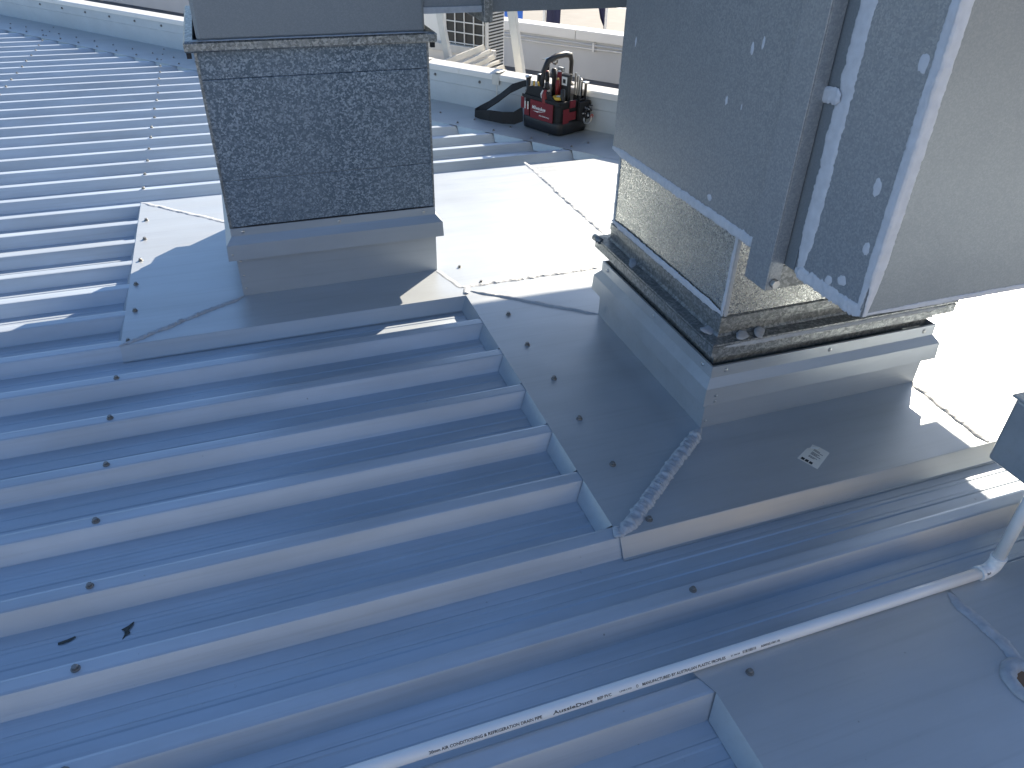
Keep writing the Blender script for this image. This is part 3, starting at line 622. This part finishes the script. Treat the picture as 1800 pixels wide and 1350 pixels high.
# ------------------------------------------------------------------ lower roof: air conditioner, posts, trim lengths
ac = thing('air_conditioner', 'white outdoor air conditioning unit with wire guard and louvred end', 'air conditioner', st(-0.55, 1.05, -0.33))
build(MB().box(-1.05, -0.09, 0.92, 1.19, 0.03, 0.72, st), 'cabinet', 'white', ac, bevel=0.008)
build(MB().box(-0.52, -0.115, 0.913, 0.921, 0.235, 0.66, st), 'coil', 'coil', ac)
for i in range(5): build(MB().box(-0.52 + i * 0.1 - 0.004, -0.52 + i * 0.1 + 0.004, 0.900, 0.908, 0.23, 0.665, st), 'guard_wire', 'white', ac)
for i in range(5): build(MB().box(-0.525, -0.11, 0.902, 0.910, 0.245 + i * 0.085, 0.253 + i * 0.085, st), 'guard_wire', 'white', ac)
for i in range(24): build(MB().box(-0.089, -0.083, 0.945, 1.05, 0.067 + i * 0.026, 0.078 + i * 0.026, st), 'louvre_slot_shade', 'coil', ac)  # dark strips painted in for the shaded slots between louvres
for i in range(24): build(MB().box(-0.089, -0.083, 1.06, 1.165, 0.067 + i * 0.026, 0.078 + i * 0.026, st), 'louvre_slot_shade', 'coil', ac)
build(MB().box(-1.2, 0.02, 0.86, 0.90, 0.17, 0.235, st), 'support_rail', 'offwhite', ac, bevel=0.004)
build(MB().box(-1.2, 0.02, 0.80, 0.84, 0.03, 0.09, st), 'support_rail', 'offwhite', ac, bevel=0.004)
for s in (-1.1, -0.12): build(MB().box(s - 0.02, s + 0.02, 0.95, 1.15, -0.33, 0.03, st), 'leg', 'flange', ac)
def post(label, s0, s1, n, z0, z1, wd):
    a, b_ = st(s0, n, z0), st(s1, n, z1); o = thing('steel_post', label, 'post', a, 'leaning white posts')
    vs = []
    for c in (a, b_):
        for x, y in ((-wd, -wd * .6), (wd, -wd * .6), (wd, wd * .6), (-wd, wd * .6)): vs.append(c + E_ * x + N_ * y)
    build(MB().add(vs, [(3, 2, 1, 0), (4, 5, 6, 7), (0, 1, 5, 4), (1, 2, 6, 5), (2, 3, 7, 6), (3, 0, 4, 7)]), 'shaft', 'offwhite', o, bevel=0.003)
    build(MB().box(s0 - 0.07, s0 + 0.07, n - 0.06, n + 0.06, z0 - 0.0, z0 + 0.012, st), 'foot_plate', 'flange', o)
post('leaning white steel post left of the wire guard', -0.011, -0.30, 0.42, -0.33, 0.98, 0.030)
post('leaning white steel post just left of the tool bag', 0.735, 0.46, 0.35, -0.33, 0.98, 0.034)
rt = random.Random(5)
for i, (s0, n0, z0, s1, n1, z1, a, b_, lab_) in enumerate((
    (-0.25, 0.20, 0.14, 0.20, 0.46, 0.345, .020, .020, 'long square white trim length leaning at the back of the heap'),
    (-0.12, 0.20, 0.12, 0.29, 0.42, 0.335, .030, .012, 'flat white trim length second from the back of the heap'),
    (0.02, 0.18, 0.12, 0.34, 0.40, 0.30, .020, .016, 'white trim length in the middle of the heap'),
    (0.08, 0.16, 0.13, 0.43, 0.34, 0.285, .028, .010, 'wide flat white trim length in front of the middle one'),
    (0.20, 0.15, 0.14, 0.50, 0.30, 0.26, .016, .016, 'short white trim length at the front of the heap'))):
    A, B = st(s0, n0, z0), st(s1, n1, z1); d = (B - A).normalized(); u = d.cross(Vector((0, 0, 1))).normalized(); v = u.cross(d)
    o = thing('trim_length', lab_, 'trim', A, 'white trim lengths behind the parapet')
    vs = [c + u * x * a + v * y * b_ for c in (A, B) for x, y in ((-1, -1), (1, -1), (1, 1), (-1, 1))]
    build(MB().add(vs, [(0, 1, 5, 4), (1, 2, 6, 5), (2, 3, 7, 6), (3, 0, 4, 7), (3, 2, 1, 0)]), 'channel', 'offwhite', o)
    build(MB().add([B + u * x * a * .8 + v * y * b_ * .8 + d * .001 for x, y in ((-1, -1), (1, -1), (1, 1), (-1, 1))], [(0, 1, 2, 3)]), 'dark_end', 'coil', o)  # dark sheet stands in for the shade inside the hollow trim
build(MB().box(-0.35, 0.62, 0.12, 0.30, -0.33, 0.118, st), 'trim_rack', 'concrete')
tag(bpy.data.objects['trim_rack'], 'low grey plinth under the heap of white trim lengths', 'plinth')
# flags by the road
def flag(label, s0, s1, nn, z0, z1, mat, feather=False, pole=True):
    o = thing('flag', label, 'flag', st(s0, nn, -5), 'flags along the road')
    vs = []; fs = []; K = 14; W = 8
    for i in range(K + 1):
        t = i / K; z = z0 + (z1 - z0) * t
        wd = (min(1, (t * 3.0) ** 0.6) if feather else 1.0)
        for j in range(W + 1):
            u = j / W; ss = s1 - (s1 - s0) * (1 - u) * wd if feather else s0 + (s1 - s0) * u
            vs.append(st(ss, nn + 0.05 * math.sin(u * 5 + t * 2), z))
    for i in range(K):
        for j in range(W): q = i * (W + 1) + j; fs.append((q, q + 1, q + W + 2, q + W + 1))
    build(MB().add(vs, fs), 'cloth', mat, o, smooth=True)
    if pole: build(MB().tube([st(s1 if feather else s0 - 0.03, nn, -5), st(s1 if feather else s0 - 0.03, nn, z1 + 0.2)], 0.03, 8), 'pole', 'white', o)
flag('bright blue flag at the left beyond the far parapet', -5.30, -4.78, 9, -1.4, 1.6, 'blue_flag')
flag('navy flag in the middle beyond the far parapet', -4.28, -3.93, 9, -1.6, 1.6, 'navy_flag')
flag('navy feather flag tapering to a point near the large duct', -3.27, -2.985, 9, -0.94, 1.6, 'navy_flag', True)
flag('navy flag at the far left above the ribbed roof edge', -13.9, -13.3, 9, -1.6, 1.6, 'navy_flag')

# ------------------------------------------------------------------ tool bag
G0 = Vector((1.262, 1.982, 0.0048)); U = Vector((-0.155, 0.358, 0)).normalized(); V = Vector((U.y, -U.x, 0))  # U along the logo face, V to the right
BW, BD = 0.375, 0.30
def bag(u, v, z): return G0 + U * u + V * v + Vector((0, 0, z))      # u from the near corner, v into the depth
tb = thing('tool_bag', 'black and red open tool tote bag standing against the parapet', 'bag', bag(BW / 2, BD / 2, 0))
def bagloft(levels):
    vs = []; fs = []; s = 24
    for o, z in levels:
        for i in range(s):
            t = 2 * math.pi * i / s; cx = math.copysign(abs(math.cos(t)) ** 0.28, math.cos(t)); cy = math.copysign(abs(math.sin(t)) ** 0.28, math.sin(t))
            vs.append(bag(BW / 2 + cx * (BW / 2 + o), BD / 2 + cy * (BD / 2 + o), z))
    for k in range(len(levels) - 1):
        for i in range(s): j = (i + 1) % s; fs.append((k * s + i, k * s + j, (k + 1) * s + j, (k + 1) * s + i))
    return vs, fs, s
vs, fs, s = bagloft([(-0.02, 0.0), (0.0, 0.006), (0.004, 0.07), (0.0, 0.085), (-0.004, 0.087)]); fs.append(tuple(range(s))[::-1])
build(MB().add(vs, fs), 'moulded_base', 'black_plastic', tb, smooth=True)
vs, fs, s = bagloft([(-0.006, 0.08), (-0.008, 0.14), (-0.004, 0.205), (0.0, 0.212), (0.0, 0.225), (-0.012, 0.226), (-0.016, 0.18), (-0.016, 0.10)]); fs.append(tuple(range(7 * s, 8 * s)))
build(MB().add(vs, fs), 'body', 'black_fabric', tb, smooth=True)
# end walls rising to the handle
for v0 in (0.012, BD - 0.012):
    vs = [bag(u, v0 + dv, z) for dv in (-0.008, 0.008) for u, z in ((0.01, 0.20), (BW - 0.01, 0.20), (BW * 0.82, 0.285), (BW * 0.5, 0.30), (BW * 0.25, 0.25))]
    build(MB().add(vs, [(0, 1, 2, 3, 4), (9, 8, 7, 6, 5)] + [(i, (i + 1) % 5, 5 + (i + 1) % 5, 5 + i) for i in range(5)]), 'end_wall', 'black_fabric', tb)
pt = [(0.012, 0.30), (0.02, 0.40), (0.06, 0.455), (0.14, 0.478), (0.22, 0.482), (0.275, 0.47), (0.292, 0.43), (0.292, 0.30)]
build(MB().tube([bag(BW / 2, v, z) for v, z in pt], [.013, .016, .020, .021, .021, .019, .015, .013], 10), 'handle', 'black_plastic', tb, smooth=True)
# logo face: v = 0 side, patch with lettering
def face(u, z, o=0.003): return bag(u, -0.004 - o, z)
def patch(u0, u1, z0, z1, name, mat, o=0.002, th=0.004): 
    vs = [face(u, z, o + k) for k in (0, th) for u, z in ((u0, z0), (u1, z0), (u1, z1), (u0, z1))]
    return build(MB().add(vs, [(0, 1, 2, 3), (7, 6, 5, 4), (0, 4, 5, 1), (1, 5, 6, 2), (2, 6, 7, 3), (3, 7, 4, 0)]), name, mat, tb, bevel=0.001)
lp = patch(0.055, 0.275, 0.083, 0.205, 'logo_panel', 'red_fabric', 0.002)
def facetext(body, ua, ub, z, h, slant=0.25):
    vs, fs = text_mesh(body, h)
    build(MB().add([face(ua + (ub - ua) * (x + slant * (y / max(h, 1e-6)) * 0.12), z + y, 0.0072) for x, y in vs], fs), 'printed_logo', 'white', tb)
facetext('Milwaukee', 0.255, 0.125, 0.147, 0.024)
mb = MB().add([face(0.245, 0.134, .0072), face(0.13, 0.142, .0072), face(0.19, 0.133, .0072), face(0.20, 0.129, .0072)], [(0, 1, 2, 3)]); build(mb, 'printed_bolt', 'white', tb)
facetext('PROFESSIONAL', 0.185, 0.085, 0.108, 0.008)
patch(0.285, 0.335, 0.09, 0.165, 'red_pocket', 'red_fabric')
patch(0.34, 0.372, 0.13, 0.205, 'red_pocket', 'red_fabric', 0.0)
for u in (0.293, 0.322): build(MB().tube([face(u, 0.135, .010), face(u, 0.185, .010)], 0.005, 8), 'pen', 'white', tb)
patch(0.0, 0.36, 0.208, 0.228, 'rim_binding', 'black_fabric', 0.0, 0.006)
def rface(v, z, o=0.003): return bag(-0.004 - o, v, z)
def rpatch(v0, v1, z0, z1, name, mat, o=0.002, th=0.004):
    vs = [rface(v, z, o + k) for k in (0, th) for v, z in ((v0, z0), (v1, z0), (v1, z1), (v0, z1))]
    return build(MB().add(vs, [(0, 1, 2, 3), (7, 6, 5, 4), (0, 4, 5, 1), (1, 5, 6, 2), (2, 6, 7, 3), (3, 7, 4, 0)]), name, mat, tb, bevel=0.001)
rpatch(0.03, 0.085, 0.085, 0.18, 'red_pocket', 'red_fabric'); rpatch(0.085, 0.155, 0.10, 0.155, 'red_pocket', 'red_fabric'); rpatch(0.085, 0.135, 0.185, 0.232, 'red_pocket', 'red_fabric', 0.006, 0.010)
rpatch(0.17, 0.28, 0.09, 0.21, 'side_pocket', 'black_fabric', 0.004, 0.02)
# shoulder strap lying on the flashing
sp = [bag(BW - 0.02, 0.06, 0.285), bag(BW + 0.03, 0.05, 0.275), Vector((1.075, 2.44, 0.235)), Vector((1.02, 2.52, 0.16)), Vector((0.955, 2.61, 0.085)), Vector((0.905, 2.66, 0.045)), Vector((0.875, 2.665, 0.028)),
      Vector((0.865, 2.63, 0.026)), Vector((0.885, 2.57, 0.036)), Vector((0.93, 2.49, 0.046)), Vector((1.0, 2.41, 0.046)), Vector((1.07, 2.355, 0.052)), Vector((1.125, 2.325, 0.085))]
wd = [(0.3, 0.2, 1), (0.3, 0.2, 1), (0.4, 0.3, 0.9), (0.5, 0.4, 0.8), (0.5, 0.4, 0.8), (0.3, 0.3, 0.9), (0.1, 0.1, 1), (0, 0, 1), (0.1, 0.0, 1), (0.15, 0.1, 1), (0.1, 0.2, 1), (0, 0.2, 1), (0, 0.2, 1)]
build(MB().ribbon(sp, wd, [.035, .045, .065, .07, .068, .06, .055, .055, .062, .075, .08, .085, .10], 0.009), 'shoulder_strap', 'black_fabric', tb, smooth=False, bevel=0.002)
# -------- tools standing in the bag (each a thing of its own)
def tool(name, label, cat, u, v, z): return thing(name, label, cat, bag(u, v, z), 'tools in the bag')
def rod(o, name, mat, a, b_, r, seg=10): return build(MB().tube([a, b_], r, seg), name, mat, o, smooth=True)
o = tool('hammer', 'steel hammer with its head up at the back left of the bag', 'hammer', 0.30, 0.16, 0.12)
rod(o, 'shaft', 'black_plastic', bag(0.30, 0.16, 0.12), bag(0.27, 0.15, 0.43), [0.012, 0.012])
build(MB().tube([bag(0.20, 0.15, 0.438), bag(0.235, 0.15, 0.440), bag(0.27, 0.15, 0.44), bag(0.33, 0.15, 0.432)], [0.020, 0.016, 0.018, 0.006], 12), 'head', 'steel', o, smooth=True)
o = tool('torch', 'short black torch with a bright rim at the left end of the bag', 'torch', 0.35, 0.05, 0.16)
rod(o, 'barrel', 'black_plastic', bag(0.35, 0.05, 0.16), bag(0.36, 0.05, 0.325), [0.014, 0.018]); rod(o, 'rim', 'steel', bag(0.36, 0.05, 0.325), bag(0.361, 0.05, 0.338), [0.024, 0.024], 14)
o = tool('pliers', 'pliers with yellow curved handles in the left pocket', 'pliers', 0.27, 0.05, 0.18)
for d in (-1, 1): build(MB().tube([bag(0.27, 0.05, 0.22), bag(0.27 + d * 0.016, 0.045, 0.25), bag(0.27 + d * 0.026, 0.04, 0.285), bag(0.27 + d * 0.020, 0.035, 0.315)], [0.006, 0.008, 0.008, 0.007], 8), 'grip', 'yellow', o, smooth=True)
rod(o, 'jaw', 'steel', bag(0.27, 0.05, 0.15), bag(0.27, 0.05, 0.22), [0.012, 0.014])
for i, (u, lab_) in enumerate(((0.235, 'brass coloured spanner nearest the pliers'), (0.205, 'brass coloured ring spanner beside the red knife'))):
    o = tool('spanner', lab_, 'spanner', u, 0.012, 0.19); build(MB().box(-0.005, 0.005, -0.0025, 0.0025, 0.0, 0.075, lambda x, y, z, u=u: bag(u + x, 0.012 + y, 0.19 + z)), 'shank', 'orange', o, bevel=0.001)
    vs = [bag(u + 0.011 * math.cos(t * R(30)), 0.012 + dv, 0.272 + 0.012 * math.sin(t * R(30))) for dv in (-0.003, 0.003) for t in range(12)]
    build(MB().add(vs, [tuple(range(12)), tuple(range(23, 11, -1))] + [(q, (q + 1) % 12, 12 + (q + 1) % 12, 12 + q) for q in range(12)]), 'ring', 'orange', o)
o = tool('utility_knife', 'red and white utility knife at the front of the bag', 'knife', 0.145, 0.012, 0.17)
build(MB().tube([bag(0.14, 0.01, 0.17), bag(0.145, 0.008, 0.21), bag(0.155, 0.008, 0.25), bag(0.152, 0.01, 0.285)], [0.017, 0.024, 0.022, 0.010], 10), 'handle', 'red_plastic', o, smooth=True)
build(MB().tube([bag(0.172, 0.0, 0.225), bag(0.176, 0.0, 0.255), bag(0.166, 0.002, 0.282)], [0.006, 0.010, 0.005], 8), 'blade_guard', 'white', o, smooth=True)
o = tool('tape_roll', 'flat yellow tape roll near the front corner of the bag', 'tape', 0.07, 0.05, 0.22)
build(MB().tube([bag(0.07, 0.06, 0.232), bag(0.07, 0.06, 0.250)], 0.042, 20), 'roll', 'yellow', o); build(MB().tube([bag(0.07, 0.06, 0.2502), bag(0.07, 0.06, 0.252)], 0.018, 16), 'core', 'white', o)
o = tool('screwdriver', 'screwdriver with a red grip pointing up mid bag', 'screwdriver', 0.12, 0.09, 0.2)
build(MB().tube([bag(0.12, 0.09, 0.20), bag(0.12, 0.09, 0.27), bag(0.118, 0.09, 0.30), bag(0.116, 0.09, 0.345)], [0.004, 0.012, 0.015, 0.013], 10), 'grip', 'red_plastic', o, smooth=True); rod(o, 'collar', 'orange', bag(0.116, 0.09, 0.345), bag(0.116, 0.09, 0.358), [0.010, 0.009])
o = tool('screwdriver', 'screwdriver with a dark grip and white band behind the knife', 'screwdriver', 0.16, 0.06, 0.2)
build(MB().tube([bag(0.17, 0.06, 0.22), bag(0.172, 0.05, 0.285), bag(0.175, 0.045, 0.325)], [0.013, 0.016, 0.012], 10), 'grip', 'black_plastic', o, smooth=True); rod(o, 'band', 'white', bag(0.171, 0.055, 0.262), bag(0.1715, 0.052, 0.278), [0.0172, 0.0172])
o = tool('multimeter', 'black meter with white bezel and dark window at the top of the bag', 'meter', 0.06, 0.14, 0.2)
fr = lambda x, y, z: bag(0.075 + x, 0.13 + y, 0.2 + z + y * 0.3)
build(MB().box(-0.035, 0.035, -0.014, 0.014, 0, 0.185, fr), 'case', 'black_plastic', o, bevel=0.004); build(MB().box(-0.022, 0.026, -0.017, -0.0142, 0.118, 0.172, fr), 'bezel', 'white', o, bevel=0.002); build(MB().box(-0.010, 0.014, -0.0185, -0.0172, 0.132, 0.158, fr), 'window', 'ink', o)
for i in range(3):
    u = 0.045 - i * 0.022; o = tool('file', ('steel file with a bright tip nearest the meter', 'middle steel file right of the meter', 'outermost steel file right of the meter')[i], 'file', u, 0.20, 0.2)
    build(MB().box(-0.007, 0.007, -0.003, 0.003, 0, 0.19 - 0.012 * i, lambda x, y, z, u=u: bag(u + x, 0.19 + y, 0.2 + z)), 'blade', 'steel', o, bevel=0.001); build(MB().box(-0.009, 0.009, -0.006, 0.006, 0.0, 0.05, lambda x, y, z, u=u: bag(u + x, 0.19 + y, 0.2 + z)), 'grip', 'black_plastic', o, bevel=0.002)
o = tool('chisel', 'wide steel chisel at the right end of the bag', 'chisel', 0.0, 0.25, 0.18)
build(MB().box(-0.012, 0.012, -0.003, 0.003, 0, 0.12, lambda x, y, z: bag(0.01 + x, 0.26 + y, 0.20 + z)), 'blade', 'steel', o, bevel=0.001); build(MB().box(-0.004, 0.03, -0.02, 0.02, 0.12, 0.128, lambda x, y, z: bag(0.0 + x, 0.26 + y, 0.20 + z)), 'guard', 'steel', o, bevel=0.001)
o = tool('carabiner', 'steel carabiner with a pink ring and a bunch of driver bits on the right side', 'carabiner', -0.03, 0.2, 0.10)
ctr = bag(-0.045, 0.235, 0.10)
cp = [ctr + V * (0.038 * math.cos(t)) + Vector((0, 0, 0.036 * math.sin(t))) - U * 0.004 for t in [R(q) for q in range(165, 376, 15)]]
build(MB().tube(cp, 0.0065, 8), 'hook', 'steel', o, smooth=True)
rc = [cp[-1] + V * (0.012 * math.cos(t) + 0.006) + Vector((0, 0, 0.010 * math.sin(t))) for t in [R(q) for q in range(0, 361, 24)]]
build(MB().tube(rc, 0.004, 6, False), 'pink_ring', 'pink', o, smooth=True)
rt = random.Random(12)
for i in range(16):
    a = ctr + V * rt.uniform(-.035, .04) + U * rt.uniform(-.02, .02) + Vector((0, 0, rt.uniform(0.03, 0.09))); d = Vector((rt.uniform(-1, 1), rt.uniform(-1, 1), rt.uniform(-.6, 1))).normalized() * rt.uniform(.02, .036)
    rod(o, 'driver_bit', rt.choice(('steel', 'black_plastic', 'black_plastic', 'steel')), a - d / 2, a + d / 2, [0.006, 0.0045], 7)
def extra(name, label, cat, u, v, h, r, mat, tip):
    o = tool(name, label, cat, u, v, 0.15)
    build(MB().tube([bag(u, v, 0.15), bag(u, v, h - 0.06), bag(u + 0.004, v, h - 0.05), bag(u + 0.006, v, h)], [r * .7, r * .8, r, r * .9], 10), 'grip', mat, o, smooth=True)
    rod(o, 'end_cap', tip, bag(u + 0.006, v, h), bag(u + 0.006, v, h + 0.006), [r * .8, r * .6])
for a in (('nut_driver', 'black nut driver behind the yellow pliers', 'driver', 0.30, 0.10, 0.345, 0.017, 'black_plastic', 'steel'), ('nut_driver', 'black nut driver with red cap in the middle of the bag', 'driver', 0.235, 0.11, 0.375, 0.018, 'black_plastic', 'red_plastic'),
          ('nut_driver', 'black nut driver under the handle arch', 'driver', 0.19, 0.13, 0.395, 0.02, 'black_plastic', 'black_plastic'), ('nut_driver', 'dark red driver left of the meter', 'driver', 0.145, 0.14, 0.385, 0.018, 'red_fabric', 'steel'),
          ('nut_driver', 'black nut driver right of the files', 'driver', 0.03, 0.23, 0.34, 0.018, 'black_plastic', 'steel'), ('nut_driver', 'black nut driver at the near corner of the bag', 'driver', 0.02, 0.05, 0.30, 0.017, 'black_plastic', 'black_plastic')): extra(*a)
o = tool('pipe_wrench', 'black pipe wrench leaning out at the back of the bag', 'wrench', 0.18, 0.2, 0.15)
rod(o, 'shank', 'black_plastic', bag(0.20, 0.20, 0.15), bag(0.20, 0.20, 0.37), [0.012, 0.012]); build(MB().box(-0.03, 0.02, -0.012, 0.012, 0.0, 0.03, lambda x, y, z: bag(0.20 + x, 0.20 + y, 0.37 + z)), 'jaw', 'flange', o, bevel=0.003)
